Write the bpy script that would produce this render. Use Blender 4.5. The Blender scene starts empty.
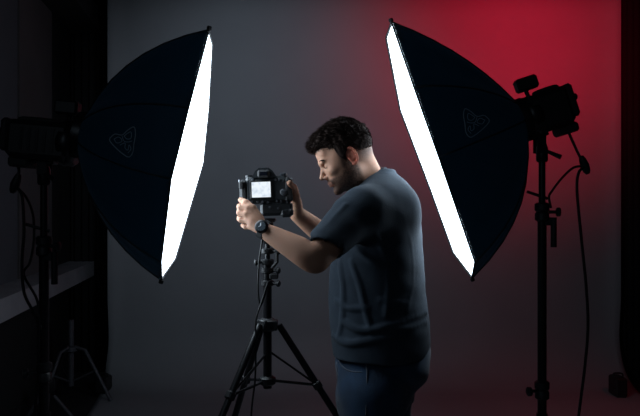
import bpy, math, random
import numpy as np
from mathutils import Vector, Matrix
from mathutils.bvhtree import BVHTree
random.seed(7); np.random.seed(7)
PI = math.pi
S = bpy.context.scene
C = S.collection
FPX = 700.0; CAMH = 1.48

# ------------------------------------------------------------ camera, world, lights, exposure
cam_data = bpy.data.cameras.new('camera_view'); cam_data.sensor_width = 36.0
cam_data.lens = FPX*36.0/640.0
view_cam = bpy.data.objects.new('camera_view', cam_data); C.objects.link(view_cam)
view_cam.location = (0, 0, CAMH); view_cam.rotation_euler = (PI/2, 0, 0)
cam_data.clip_start = 0.05
S.camera = view_cam
S.view_settings.view_transform = 'Standard'; S.view_settings.look = 'None'
S.view_settings.gamma = 1; S.view_settings.use_curve_mapping = False
S.view_settings.exposure = 0.0
w = bpy.data.worlds.new('studio_dark'); S.world = w; w.use_nodes = True
w.node_tree.nodes['Background'].inputs[0].default_value = (0.55, 0.65, 0.9, 1)
w.node_tree.nodes['Background'].inputs[1].default_value = 0.010

BOX_L = 7.5; BOX_R = 6.0         # diffuser brightness of the two softboxes

def lamp(name, kind, loc, target, power, color, **kw):
    d = bpy.data.lights.new(name, kind); d.energy = power; d.color = color
    for k, v in kw.items(): setattr(d, k, v)
    o = bpy.data.objects.new(name, d); C.objects.link(o); o.location = loc
    o.rotation_euler = (Vector(target)-Vector(loc)).to_track_quat('-Z', 'Y').to_euler()
    return o
# red gelled head hanging just above the frame, washing the upper right of the backdrop
lamp('red_gel_light', 'SPOT', (1.75, 4.35, 3.0), (1.60, 6.0, 2.85), 84, (1.0, 0.006, 0.045),
     spot_size=math.radians(104), spot_blend=1.0, shadow_soft_size=0.18)
# red head out of frame to the right, low wash across floor and backdrop
lamp('red_floor_light', 'SPOT', (2.7, 3.6, 2.9), (1.3, 5.0, 0.0), 17, (1.0, 0.02, 0.06),
     spot_size=math.radians(60), spot_blend=1.0, shadow_soft_size=0.2)

# added cool lamps: overhead spot brightening the mid backdrop, weak fill from camera side
lamp('added_backdrop_wash', 'SPOT', (-0.45, 3.6, 3.25), (-0.40, 6.0, 2.2), 40, (0.74, 0.85, 1.0), spot_size=math.radians(82), spot_blend=1.0, shadow_soft_size=0.25)
lamp('added_fill', 'AREA', (-1.5, -0.5, 2.6), (0.2, 2.6, 1.3), 4.0, (0.66, 0.84, 1.0), shape='RECTANGLE', size=1.6, size_y=1.2)

# ------------------------------------------------------------ helpers
def W(px, py, Y): return Vector(((px-320)/FPX*Y, Y, CAMH-(py-208)/FPX*Y))

def mat(name, col, rough=0.6, metal=0.0, bump=0.0, bscale=200.0, var=0.0, vscale=8.0, sheen=0.0, spec=0.5, emit=None, estr=0.0):
    m = bpy.data.materials.new(name); m.use_nodes = True
    nt = m.node_tree; b = nt.nodes['Principled BSDF']
    b.inputs['Base Color'].default_value = (*col, 1); b.inputs['Roughness'].default_value = rough
    b.inputs['Metallic'].default_value = metal
    b.inputs['Specular IOR Level'].default_value = spec
    if sheen: b.inputs['Sheen Weight'].default_value = sheen
    tc = nt.nodes.new('ShaderNodeTexCoord')
    if var:
        n = nt.nodes.new('ShaderNodeTexNoise'); n.inputs['Scale'].default_value = vscale; n.inputs['Detail'].default_value = 4
        nt.links.new(tc.outputs['Object'], n.inputs['Vector'])
        r = nt.nodes.new('ShaderNodeValToRGB')
        r.color_ramp.elements[0].position = 0.3; r.color_ramp.elements[1].position = 0.7
        r.color_ramp.elements[0].color = (*[c*(1-var) for c in col], 1)
        r.color_ramp.elements[1].color = (*[min(1, c*(1+var)) for c in col], 1)
        nt.links.new(n.outputs['Fac'], r.inputs['Fac']); nt.links.new(r.outputs['Color'], b.inputs['Base Color'])
    if bump:
        n = nt.nodes.new('ShaderNodeTexNoise'); n.inputs['Scale'].default_value = bscale; n.inputs['Detail'].default_value = 3
        nt.links.new(tc.outputs['Object'], n.inputs['Vector'])
        bp = nt.nodes.new('ShaderNodeBump'); bp.inputs['Strength'].default_value = bump; bp.inputs['Distance'].default_value = 0.002
        nt.links.new(n.outputs['Fac'], bp.inputs['Height']); nt.links.new(bp.outputs['Normal'], b.inputs['Normal'])
    if emit:
        b.inputs['Emission Color'].default_value = (*emit, 1); b.inputs['Emission Strength'].default_value = estr
    return m

class MB:
    def __init__(s): s.v = []; s.f = []
    def add(s, vs, fs):
        n = len(s.v); s.v += [tuple(x) for x in vs]; s.f += [tuple(i+n for i in f) for f in fs]; return s
    def box(s, c, size, rot=None, bev=0.0):
        hx, hy, hz = [q/2 for q in size]; R = rot or Matrix.Identity(3); c = Vector(c)
        b = min(bev, hx*.9, hy*.9, hz*.9)
        if b <= 0:
            vs = [(x, y, z) for x in (-hx, hx) for y in (-hy, hy) for z in (-hz, hz)]
            fs = [(0,1,3,2),(4,6,7,5),(0,4,5,1),(2,3,7,6),(0,2,6,4),(1,5,7,3)]
        else:
            vs = []; idx = {}
            for sx in (-1,1):
                for sy in (-1,1):
                    for sz in (-1,1):
                        idx[sx,sy,sz] = len(vs)
                        vs += [(sx*hx, sy*(hy-b), sz*(hz-b)), (sx*(hx-b), sy*hy, sz*(hz-b)), (sx*(hx-b), sy*(hy-b), sz*hz)]
            I = lambda a, k: idx[a]+k
            fs = []
            for sg in (-1,1):
                q = [(-1,-1),(1,-1),(1,1),(-1,1)]
                if sg < 0: q = q[::-1]
                fs.append(tuple(I((sg,a,b2),0) for a,b2 in q))
                fs.append(tuple(I((b2,sg,a),1) for a,b2 in q))
                fs.append(tuple(I((a,b2,sg),2) for a,b2 in q))
            for s1 in (-1,1):
                for s2 in (-1,1):
                    fs.append((I((-1,s1,s2),1), I((1,s1,s2),1), I((1,s1,s2),2), I((-1,s1,s2),2)))
                    fs.append((I((s1,-1,s2),0), I((s1,1,s2),0), I((s1,1,s2),2), I((s1,-1,s2),2)))
                    fs.append((I((s1,s2,-1),0), I((s1,s2,1),0), I((s1,s2,1),1), I((s1,s2,-1),1)))
            for a in idx: fs.append((I(a,0), I(a,1), I(a,2)))
        return s.add([c + R @ Vector(v) for v in vs], fs)
    def tube(s, pts, r, n=10, caps=True):
        pts = [Vector(p) for p in pts]; rs = r if isinstance(r, (list, tuple)) else [r]*len(pts)
        t0 = (pts[1]-pts[0]).normalized(); u = t0.orthogonal().normalized(); vs = []; fs = []
        for i, p in enumerate(pts):
            a = pts[max(i-1, 0)]; b = pts[min(i+1, len(pts)-1)]; t = (b-a).normalized()
            u = (u - t*u.dot(t)).normalized(); v = t.cross(u)
            for k in range(n):
                an = 2*PI*k/n; vs.append(p + (u*math.cos(an)+v*math.sin(an))*rs[i])
        for i in range(len(pts)-1):
            for k in range(n):
                k2 = (k+1) % n; fs.append((i*n+k, i*n+k2, (i+1)*n+k2, (i+1)*n+k))
        if caps: fs += [tuple(range(n-1, -1, -1)), tuple((len(pts)-1)*n+k for k in range(n))]
        return s.add(vs, fs)
    def lathe(s, a, b, prof, n=20):
        # prof: (t along a->b 0..1, radius)
        a = Vector(a); b = Vector(b); d = (b-a).normalized(); u = d.orthogonal().normalized(); v = d.cross(u); vs = []; fs = []
        for t, r in prof:
            for k in range(n):
                an = 2*PI*k/n; vs.append(a.lerp(b, t) + (u*math.cos(an)+v*math.sin(an))*r)
        for i in range(len(prof)-1):
            for k in range(n):
                k2 = (k+1) % n; fs.append((i*n+k, i*n+k2, (i+1)*n+k2, (i+1)*n+k))
        fs += [tuple(range(n-1, -1, -1)), tuple((len(prof)-1)*n+k for k in range(n))]
        return s.add(vs, fs)
    def build(s, name, m, parent=None, smooth=False, kind=None):
        me = bpy.data.meshes.new(name)
        vs = s.v
        o = bpy.data.objects.new(name, me)
        if parent is not None:
            P = world_of(parent).inverted(); vs = [P @ Vector(v) for v in vs]; o.parent = parent
        me.from_pydata([tuple(v) for v in vs], [], s.f)
        import bmesh
        bm = bmesh.new(); bm.from_mesh(me); bmesh.ops.recalc_face_normals(bm, faces=bm.faces); bm.to_mesh(me); bm.free()
        me.materials.append(m)
        if smooth:
            me.shade_smooth()
            if smooth == 'auto': me.set_sharp_from_angle(angle=math.radians(40))
        if kind: o['kind'] = kind
        C.objects.link(o); return o

def world_of(o):
    M = Matrix.LocRotScale(o.location, o.rotation_euler, o.scale)
    return world_of(o.parent) @ M if o.parent else M

def smoothline(pts, n=8):
    pts = [Vector(p) for p in pts]; P = [pts[0]*2-pts[1]] + pts + [pts[-1]*2-pts[-2]]; out = []
    for i in range(1, len(P)-2):
        for k in range(n):
            t = k/n; a, b, c, d = P[i-1:i+3]
            out.append(0.5*((2*b)+(c-a)*t+(2*a-5*b+4*c-d)*t*t+(3*b-a-3*c+d)*t**3))
    out.append(pts[-1]); return out

def thing(name, label, cat, loc=(0, 0, 0), group=None):
    o = bpy.data.objects.new(name, None); C.objects.link(o); o.location = loc
    o['label'] = label; o['category'] = cat; o.empty_display_size = 0.1
    if group: o['group'] = group
    return o

def axes(d, up=(0, 0, 1)):
    d = Vector(d).normalized(); s = d.cross(Vector(up)).normalized(); u = s.cross(d)
    return Matrix((s, d, u)).transposed()      # local x side, y forward, z up

# ------------------------------------------------------------ materials
M = {}
M['backdrop'] = mat('backdrop_paper', (0.36, 0.375, 0.40), 0.85, bump=0.15, bscale=60, var=0.05, vscale=1.5, spec=0.2)
M['black_wall'] = mat('black_wall_paint', (0.012, 0.012, 0.014), 0.9, bump=0.2, bscale=40)
M['wall_grey'] = mat('grey_wall_paint', (0.10, 0.105, 0.125), 0.9, bump=0.2, bscale=50, var=0.1, vscale=2)
M['wall_warm'] = mat('warm_wall_board', (0.115, 0.10, 0.105), 0.9, bump=0.2, bscale=50, var=0.1, vscale=2)
M['sill'] = mat('sill_paint', (0.30, 0.30, 0.33), 0.7, bump=0.3, bscale=30, var=0.12, vscale=5)
M['floor'] = mat('dark_floor', (0.03, 0.03, 0.033), 0.6, bump=0.2, bscale=20, var=0.2, vscale=3)
M['black_metal'] = mat('black_stand_metal', (0.012, 0.012, 0.014), 0.35, 0.3)
M['grey_metal'] = mat('worn_grey_metal', (0.13, 0.13, 0.15), 0.5, 0.4, var=0.15, vscale=30)
M['black_plastic'] = mat('black_plastic', (0.012, 0.013, 0.015), 0.5, bump=0.2, bscale=300)
M['rubber'] = mat('rubber_grip', (0.016, 0.017, 0.019), 0.65, bump=0.5, bscale=500)
M['cam_body'] = mat('camera_shell', (0.022, 0.026, 0.03), 0.4, bump=0.3, bscale=500)
M['cam_button'] = mat('camera_button', (0.09, 0.10, 0.115), 0.35)
M['glass'] = mat('dark_glass', (0.01, 0.012, 0.02), 0.08, spec=0.8)
M['cable'] = mat('cable_rubber', (0.010, 0.010, 0.011), 0.55)
M['chrome'] = mat('brushed_steel', (0.45, 0.47, 0.5), 0.3, 1.0)
M['emblem'] = mat('printed_emblem_ink', (0.42, 0.46, 0.50), 0.7)
M['denim'] = mat('denim', (0.003, 0.026, 0.066), 0.85, bump=0.6, bscale=350, var=0.3, vscale=14, sheen=0.2)
M['denim_seam'] = mat('denim_stitching', (0.08, 0.09, 0.11), 0.8)
M['shirt'] = mat('cotton_shirt', (0.030, 0.043, 0.060), 0.9, bump=0.5, bscale=400, var=0.12, vscale=20, sheen=0.04, spec=0.2)
M['collar'] = mat('cotton_collar_rib', (0.026, 0.040, 0.058), 0.9, bump=0.5, bscale=500)
M['shoe'] = mat('shoe_leather', (0.02, 0.018, 0.017), 0.5)
M['strap'] = mat('watch_strap', (0.012, 0.013, 0.015), 0.5)
M['hair'] = mat('dark_brown_hair', (0.034, 0.021, 0.017), 0.8, spec=0.15, bump=0.6, bscale=160, var=0.3, vscale=60)
M['eye'] = mat('eye_white', (0.7, 0.68, 0.66), 0.2)
M['brow'] = mat('eyebrow_hair', (0.02, 0.014, 0.011), 0.7)
M['black_curtain'] = mat('black_cloth', (0.008, 0.008, 0.010), 0.95)

def screen_mat():
    m = bpy.data.materials.new('lit_screen'); m.use_nodes = True; nt = m.node_tree; b = nt.nodes['Principled BSDF']
    tc = nt.nodes.new('ShaderNodeTexCoord'); n = nt.nodes.new('ShaderNodeTexNoise'); n.inputs['Scale'].default_value = 55
    n.inputs['Detail'].default_value = 3
    nt.links.new(tc.outputs['Object'], n.inputs['Vector'])
    r = nt.nodes.new('ShaderNodeValToRGB'); r.color_ramp.elements[0].position = .33; r.color_ramp.elements[1].position = .55
    r.color_ramp.elements[0].color = (.62, .70, .80, 1); r.color_ramp.elements[1].color = (.86, .93, 1, 1)
    nt.links.new(n.outputs['Fac'], r.inputs['Fac']); nt.links.new(r.outputs['Color'], b.inputs['Emission Color'])
    b.inputs['Base Color'].default_value = (.02, .02, .02, 1); b.inputs['Emission Strength'].default_value = 1.0
    return m
M['screen'] = screen_mat()

def diffuser_mat(name, strength):
    m = bpy.data.materials.new(name); m.use_nodes = True; nt = m.node_tree; b = nt.nodes['Principled BSDF']
    b.inputs['Base Color'].default_value = (.8, .8, .8, 1)
    b.inputs['Emission Color'].default_value = (0.74, 0.88, 1.0, 1); b.inputs['Emission Strength'].default_value = strength
    return m

def fabric_mat():
    # black nylon: slightly shiny, bluish light let through imitates the haze glow near the rim
    m = bpy.data.materials.new('black_nylon'); m.use_nodes = True; nt = m.node_tree; b = nt.nodes['Principled BSDF']
    b.inputs['Base Color'].default_value = (.006, .009, .013, 1); b.inputs['Roughness'].default_value = .6
    b.inputs['Sheen Weight'].default_value = .1; b.inputs['Specular IOR Level'].default_value = .25
    t = nt.nodes.new('ShaderNodeBsdfTranslucent'); t.inputs['Color'].default_value = (.00003, .00035, .0007, 1)
    a = nt.nodes.new('ShaderNodeAddShader'); nt.links.new(b.outputs[0], a.inputs[0]); nt.links.new(t.outputs[0], a.inputs[1])
    nt.links.new(a.outputs[0], nt.nodes['Material Output'].inputs['Surface'])
    tc = nt.nodes.new('ShaderNodeTexCoord'); n = nt.nodes.new('ShaderNodeTexNoise'); n.inputs['Scale'].default_value = 12
    nt.links.new(tc.outputs['Object'], n.inputs['Vector']); bp = nt.nodes.new('ShaderNodeBump')
    bp.inputs['Strength'].default_value = .3; bp.inputs['Distance'].default_value = .01
    nt.links.new(n.outputs['Fac'], bp.inputs['Height']); nt.links.new(bp.outputs['Normal'], b.inputs['Normal'])
    return m
M['nylon'] = fabric_mat()

# ------------------------------------------------------------ the room
def struct(o): o['kind'] = 'structure'; return o
LW = lambda Y, off=0.0: -1.423 - 0.135*Y + off          # x of the left wall at depth Y
HC = 3.42
b = MB().box((0.1, 3.6, -0.05), (6.2, 8.4, 0.1)); struct(b.build('floor', M['floor']))
b = MB().box((0.1, 3.6, HC+0.05), (6.2, 8.4, 0.1)); struct(b.build('ceiling', M['black_wall']))
b = MB().box((0.1, 7.55, HC/2), (6.2, 0.1, HC)); struct(b.build('wall_back', M['black_wall']))
b = MB().box((3.0, 3.6, HC/2), (0.1, 8.0, HC)); struct(b.build('wall_right', M['black_wall']))
def along_left(y0, y1, z0, z1, o0, o1):
    """a slab that follows the left wall, o0..o1 measured into the room"""
    vs = [(LW(y)+o, y, z) for y in (y0, y1) for o in (o0, o1) for z in (z0, z1)]
    return MB().add(vs, [(0,1,3,2),(4,6,7,5),(0,4,5,1),(2,3,7,6),(0,2,6,4),(1,5,7,3)])
wl = struct(along_left(0.0, 7.5, 0, HC, -0.12, 0).build('wall_left', M['black_wall']))
along_left(3.2, 4.72, 1.0, 3.06, 0.0, 0.02).build('panel', M['wall_grey'], wl)
along_left(4.735, 5.62, 1.0, 3.06, 0.0, 0.03).build('panel', M['wall_warm'], wl)
along_left(5.635, 7.4, 1.0, 3.06, 0.0, 0.015).build('panel', M['black_wall'], wl)
struct(along_left(2.0, 7.4, 3.05, 3.25, 0.0, 0.30).build('trim_1', M['black_wall']))
struct(along_left(2.0, 7.4, 0.873, 1.0, 0.0, 0.24).build('trim_2', M['sill']))
struct(along_left(2.0, 7.4, 0.0, 0.12, 0.0, 0.02).build('baseboard_left', M['black_wall']))
struct(MB().box((2.93, 3.6, 0.06), (0.03, 7.8, 0.12)).build('baseboard_right', M['black_wall']))
# black pipe-and-cloth flats beside the backdrop
def cloth(name, label, x0, x1, Y, top, amp):
    n = 60; vs = []; fs = []
    for j, z in enumerate((0.02, top)):
        for i in range(n+1):
            t = i/n; vs.append((x0+(x1-x0)*t, Y+amp*math.sin(t*40), z))
    k = n+1
    for i in range(n): fs.append((i, i+1, k+i+1, k+i))
    o = MB().add(vs, fs).build(name, M['black_curtain'], smooth=True)
    md = o.modifiers.new('thickness', 'SOLIDIFY'); md.thickness = 0.006
    o['label'] = label; o['category'] = 'curtain'; return o
cloth('blackout_curtain', 'black cloth hanging between left wall and grey backdrop edge', -2.24, -1.82, 6.3, 3.2, 0.02)
cloth('blackout_curtain', 'black cloth hanging beside the red-lit right edge of the backdrop', 2.585, 2.93, 6.03, 3.38, 0.008)

# backdrop sweep
def sweep():
    XL, XR = -1.80, 2.55; nx = 90; prof = []
    R = 0.45; Yb = 6.0
    prof += [(Yb, z) for z in np.linspace(3.38, R, 12)]
    prof += [(Yb-R+R*math.cos(a), R-R*math.sin(a)+0.006) for a in np.linspace(0.12, PI/2, 14)]
    prof += [(y, 0.006) for y in np.linspace(Yb-R-0.3, 1.2, 12)]
    vs = []; fs = []
    for (y, z) in prof:
        for i in range(nx+1):
            t = i/nx; xl = XL+max(0, min(1.0, 5.9-y))*.16; x = xl+(XR-xl)*t
            wallness = min(1, max(0, (z-0.1)/0.6))
            e = max(0, (0.035-t)/0.035, (t-0.965)/0.035)
            vs.append((x, y - 0.07*e*e*wallness, z + (0 if wallness > 0 else 0)))
    k = nx+1
    for j in range(len(prof)-1):
        for i in range(nx): fs.append((j*k+i, j*k+i+1, (j+1)*k+i+1, (j+1)*k+i))
    o = MB().add(vs, fs).build('paper_backdrop', M['backdrop'], smooth=True)
    o['label'] = 'wide grey seamless backdrop curving down onto the studio floor'; o['category'] = 'backdrop'
    md = o.modifiers.new('thickness', 'SOLIDIFY'); md.thickness = 0.003; md.offset = 0
sweep()
def weight(name, label, c, size):
    t = thing(name, label, 'weight', (c[0], c[1], 0))
    MB().box((c[0], c[1], size[2]/2+.008), size, bev=0.012).build('block', M['black_plastic'], t)
    MB().tube(smoothline([(c[0]-.04, c[1], size[2]-.002), (c[0]-.03, c[1], size[2]+.03), (c[0]+.03, c[1], size[2]+.03), (c[0]+.04, c[1], size[2]-.002)]), 0.007).build('handle', M['black_plastic'], t)
weight('floor_weight', 'black block at the foot of the backdrop left edge', (-1.74, 5.62, 0), (0.10, 0.16, 0.12))
weight('floor_weight', 'black block at the foot of the backdrop right edge', (2.34, 5.50, 0), (0.09, 0.16, 0.15))

# ------------------------------------------------------------ stands
def leg_set(root, top, zspread, feet, r, m, brace=None):
    for f in feet:
        o = MB().tube([top, f], r, 12).build('leg', m, root, 'auto')
        MB().lathe(Vector(f)+Vector((0, 0, .03)), Vector(f)-Vector((0, 0, .0)), [(0, r*1.1), (.3, r*1.5), (1, r*1.5)], 12).build('foot', M['rubber'], o, 'auto')
        if brace:
            p = Vector(top).lerp(Vector(f), brace[1])
            MB().tube([brace[0], p], r*0.55, 8).build('brace', m, root, 'auto')

def light_stand(label, px, Y, ytop, clamps, hub_py, yaw):
    X = (px-320)/FPX*Y; z = lambda py: CAMH-(py-208)/FPX*Y
    t = thing('light_stand', label, 'stand', (X, Y, 0), None)
    zt = z(ytop); zh = z(hub_py); zm = z(clamps[0])
    MB().tube([(X, Y, zm-.02), (X, Y, zt)], .0125, 16).build('upper_pole', M['black_metal'], t, 'auto')
    MB().tube([(X, Y, zh-.1), (X, Y, zm)], .0165, 16).build('middle_pole', M['black_metal'], t, 'auto')
    MB().tube([(X, Y, .10), (X, Y, zh+.07)], .021, 16).build('lower_pole', M['black_metal'], t, 'auto')
    for k, c in enumerate(clamps):
        zc = z(c)
        col = MB().lathe((X, Y, zc-.035), (X, Y, zc+.035), [(0, .018), (.08, .026), (.4, .026), (.5, .021), (.6, .027), (.92, .027), (1, .019)], 18).build('collar', M['black_plastic'], t, 'auto')
        s = 1 if k % 2 == 0 else -1
        MB().tube([(X+s*.02, Y-.01, zc), (X+s*.048, Y-.02, zc)], .006, 8).lathe((X+s*.045, Y-.02, zc), (X+s*.062, Y-.024, zc), [(0, .012), (.2, .017), (.8, .017), (1, .012)], 12).build('knob', M['black_plastic'], col, 'auto')
    # sleeve hanging by the clamp
    zc = z(clamps[0])
    MB().tube([(X+.04, Y-.01, zc-.02), (X+.04, Y-.01, zc-.13)], .011, 10).box((X+.022, Y-.005, zc-.035), (.05, .02, .03), bev=.004).build('cable_clip', M['black_plastic'], t, 'auto')
    MB().tube([(X-.058, Y-.01, zc+.075), (X+.02, Y, zc+.05)], .0055, 8).build('lever', M['black_plastic'], t, 'auto')
    hub = MB().lathe((X, Y, zh-.02), (X, Y, zh+.02), [(0, .02), (.15, .036), (.5, .041), (.85, .036), (1, .02)], 18)
    for a in (0, 2*PI/3, 4*PI/3):
        d = Vector((math.cos(a+yaw), math.sin(a+yaw), 0)); hub.box(Vector((X, Y, zh))+d*.03, (.045, .016, .028), Matrix.Rotation(a+yaw, 3, 'Z'), bev=.003)
    hub.build('hub', M['black_plastic'], t, 'auto')
    for a in (0, 2*PI/3, 4*PI/3):
        d = Vector((math.cos(a+yaw), math.sin(a+yaw), 0)); ft = Vector((X, Y, 0))+d*.46
        st = Vector((X, Y, zh-.01))+d*.024
        o = MB().tube([st, ft+Vector((0, 0, .01))], .0095, 10).build('leg', M['black_metal'], t, 'auto')
        MB().lathe(ft+Vector((0, 0, .04)), ft, [(0, .012), (.3, .016), (1, .016)], 12).build('foot', M['rubber'], o, 'auto')
        MB().tube([(X, Y, .22), st.lerp(ft, .55)], .006, 8).build('brace', M['black_metal'], t, 'auto')
    return t, X, Y, zt

BY = 2.60; BL = 2.40
st_r, SXR, SYR, _ = light_stand('black light stand holding the right softbox, before the red backdrop', 542, BY, 143, (212, 390), 432, 0.45)
st_l, SXL, SYL, _ = light_stand('black light stand holding the left softbox, beside the pale ledge', 44, BL, 168, (246, 372), 432, 1.2)

# small empty stand by the left wall
def small_stand():
    Y = 5.35; X = (71-320)/FPX*Y; z = lambda py: CAMH-(py-208)/FPX*Y
    t = thing('background_stand', 'low grey backlight stand on the floor under the ledge', 'stand', (X, Y, 0))
    MB().tube([(X, Y, .12), (X, Y, z(320))], .022, 14).build('pole', M['grey_metal'], t, 'auto')
    MB().lathe((X, Y, z(352)), (X, Y, z(346)), [(0, .03), (.2, .045), (.8, .045), (1, .03)], 14).build('collar', M['grey_metal'], t, 'auto')
    for a in (-.05, 2.35, 4.3):
        d = Vector((math.cos(a), math.sin(a), 0)); k = Vector((X, Y, z(347)))+d*.03; f = Vector((X, Y, .012))+d*.31
        mid = Vector((X, Y, z(350)))+d*.11
        MB().tube([k, mid, f], .014, 10).build('leg', M['grey_metal'], t, 'auto')
        MB().tube([(X, Y, .15), mid.lerp(f, .4)], .008, 8).build('brace', M['grey_metal'], t, 'auto')
small_stand()
def low_stand():
    # legs of a second stand lying close to the left light
    t = thing('folded_stand', 'folded metal stand leaning by the low grey backlight stand', 'stand', W(50, 416, 4.8))
    for (a, b_, r) in (((48, 385, 4.7), (22, 425, 4.75), .016), ((54, 396, 4.8), (78, 424, 4.75), .013), ((50, 378, 4.7), (46, 424, 4.85), .013)):
        p, q = W(*a), W(*b_); q.z = max(q.z, .015)
        MB().tube([p, q], r, 10).build('leg', M['grey_metal'], t, 'auto')
    MB().lathe(W(50, 392, 4.74), W(50, 378, 4.72), [(0, .02), (.2, .032), (.8, .032), (1, .02)], 12).build('collar', M['black_plastic'], t, 'auto')
low_stand()

# ------------------------------------------------------------ softboxes
def softbox(label, rim, ring_c, normal, strength, bulges, group):
    """rim: list of world points, in order; ring_c: centre of the mounting ring; normal: axis from ring to face"""
    nrm = Vector(normal).normalized(); rim = [Vector(p) for p in rim]; n = len(rim)
    fc = sum(rim, Vector())/n
    t = thing('softbox', label, 'softbox', ring_c)
    ringr = 0.078; NS = 14; SUB = 4
    ring_c = Vector(ring_c)
    # dense rim
    dense = []
    for i in range(n):
        a, b_ = rim[i], rim[(i+1) % n]
        for k in range(SUB):
            u = k/SUB; p = a.lerp(b_, u); sag = math.sin(PI*u)
            dense.append((p, i+u, sag))
    def rib(p, bulge, sag):
        rad = (p-fc); rad = rad - nrm*rad.dot(nrm); L = rad.length; rad.normalize()
        p0 = ring_c + rad*ringr; mid = (p0+p)/2; dirv = (p-p0); perp = rad - dirv*(rad.dot(dirv)/dirv.length_squared); perp.normalize()
        out = perp*(dirv.length*bulge*2) - nrm*(dirv.length*bulge*.5)
        c = mid + out
        pts = []
        for j in range(NS+1):
            s = j/NS; q = p0*(1-s)**2 + c*2*s*(1-s) + p*s*s
            q = q - (q-(ring_c.lerp(fc, s))).normalized()*sag*.014*math.sin(PI*s)
            pts.append(q)
        return pts
    vs = []; fs = []; m = len(dense); ribs = []
    for p, u, sag in dense:
        i = int(u) % n; f = u-int(u); bu = bulges[i]*(1-f)+bulges[(i+1) % n]*f
        pp = rib(p, bu, sag); vs += pp
        if sag < 1e-6: ribs.append(pp)
    for a in range(m):
        b2 = (a+1) % m
        for j in range(NS): fs.append((a*(NS+1)+j, b2*(NS+1)+j, b2*(NS+1)+j+1, a*(NS+1)+j+1))
    sh = MB().add(vs, fs).build('fabric_shell', M['nylon'], t, True)
    # rods
    for pp in ribs:
        MB().tube([q+(q-ring_c.lerp(fc, .5)).normalized()*.0015 for q in pp[::2]], .0028, 6).build('rod', M['black_plastic'], t, True)
    # diffuser slightly recessed and softly puckered
    vs = [fc + nrm*0.004]; rings = 6
    for r_ in range(1, rings+1):
        for p, u, sag in dense: vs.append(fc.lerp(p, r_/rings*.995) + nrm*(.004*math.cos(r_/rings*PI/2)) - nrm*.004)
    fs = [(0, 1+a, 1+(a+1) % m) for a in range(m)]
    for r_ in range(rings-1):
        for a in range(m):
            b2 = (a+1) % m; fs.append((1+r_*m+a, 1+(r_+1)*m+a, 1+(r_+1)*m+b2, 1+r_*m+b2))
    MB().add(vs, fs).build('diffuser', diffuser_mat('glowing_diffuser', strength), t, True)
    # black edge binding
    ring = [p for p, _, _ in dense]; ring.append(ring[0])
    MB().tube(ring, .0035, 6, caps=False).build('edge_binding', M['black_curtain'], t, True)
    for i in (0, n//2):
        MB().box(rim[i]+(rim[i]-fc).normalized()*.006, (.014, .014, .014), axes(rim[i]-fc), bev=.003).build('corner_tab', M['black_curtain'], t)
    MB().lathe(ring_c-nrm*.03, ring_c+nrm*.012, [(0, ringr*.9), (.1, ringr*1.04), (.7, ringr*1.04), (1, ringr)], 28).build('mounting_ring', M['black_metal'], t, 'auto')
    return t, sh, BVHTree.FromPolygons([tuple(v) for v in MBv(sh, t)], [tuple(p.vertices) for p in sh.data.polygons])
def MBv(o, t): return [world_of(t) @ v.co for v in o.data.vertices]

# left box: near edge points then far edge points (each at its own distance)
rimL = [W(209, 30, 2.23), W(188.5, 108, 2.14), W(171, 179, 2.14), W(161, 262, 2.20), W(161.5, 280, 2.31), W(176, 259, 2.50), W(204, 163, 2.63), W(209.5, 108, 2.63), W(213, 45, 2.46)]
rimR = [W(391.5, 22, 2.43), W(414, 87, 2.33), W(439, 157, 2.33), W(475, 262, 2.40), W(472, 278, 2.50), W(453, 253, 2.72), W(431, 192, 2.86), W(400, 110, 2.86), W(386, 38, 2.68)]
def plane_normal(rim, sgn):
    c = sum(rim, Vector())/len(rim); A = np.array([tuple(p-c) for p in rim]); nn = Vector(np.linalg.svd(A)[2][2])
    return nn if nn.x*sgn > 0 else -nn
nL = plane_normal(rimL, 1); nR = plane_normal(rimR, -1)
cL = sum(rimL, Vector())/9; cR = sum(rimR, Vector())/9
ringL = W(86, 136, BL); ringR = W(519, 121, BY)
aL = (W(188, 155, BL)-ringL).normalized(); aR = (W(431, 150, BY)-ringR).normalized()
print('NORMALS', nL, nR, aL, aR)
bl = [.09, .095, .10, .095, .09, .095, .10, .095, .09]
boxL, shL, bvL = softbox('large black softbox on the left, lit face turned right, before the pale ledge', rimL, ringL, aL, BOX_L, bl, None)
boxR, shR, bvR = softbox('large black softbox on the right, lit face turned left, before the red backdrop', rimR, ringR, aR, BOX_R, [.045, .06, .07, .09, .10, .09, .07, .06, .045], None)

def emblem(box, bv, cx, cy, flip):
    o0 = Vector((0, 0, CAMH)); segs = []
    tri = [(-13, -4), (-8, -8), (-1, -7), (5, -12), (11, -15), (12.5, -8), (11, 2), (10, 10), (6, 15), (0, 12), (-8, 5), (-13, -1), (-13, -4)]
    inner = [[(-9, -3), (-4, -5), (-1, -1), (-6, 1), (-9, -3)], [(1, -6), (5, -9), (8, -10), (8, -4), (4, -3), (1, -6)], [(-3, 3), (2, 1), (2, 6), (5, 8), (6, 3), (8, 7), (5, 11)], [(-1, -6), (1, -1), (5, 0), (9, -1)]]
    if flip: tf = lambda p: (cx-p[0]*1.05*.95, cy+p[1]*.95)
    else: tf = lambda p: (cx+p[0], cy+p[1])
    b_ = MB()
    for k, line in enumerate([tri]+inner):
        pts = []
        for q in smoothline([Vector((a, c, 0)) for a, c in line], 4):
            px, py = tf(q); d = (W(px, py, 1)-o0).normalized(); h = bv.ray_cast(o0, d)
            if h[0] is not None: pts.append(h[0]-d*.002)
        if len(pts) > 3: b_.tube(pts, .0016 if k == 0 else .0012, 5)
    b_.build('emblem', M['emblem'], box)['label'] = 'faint outlined badge with looping script printed on black cloth'
emblem(boxL, bvL, 123, 142, False); emblem(boxR, bvR, 476, 123, True)

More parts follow.
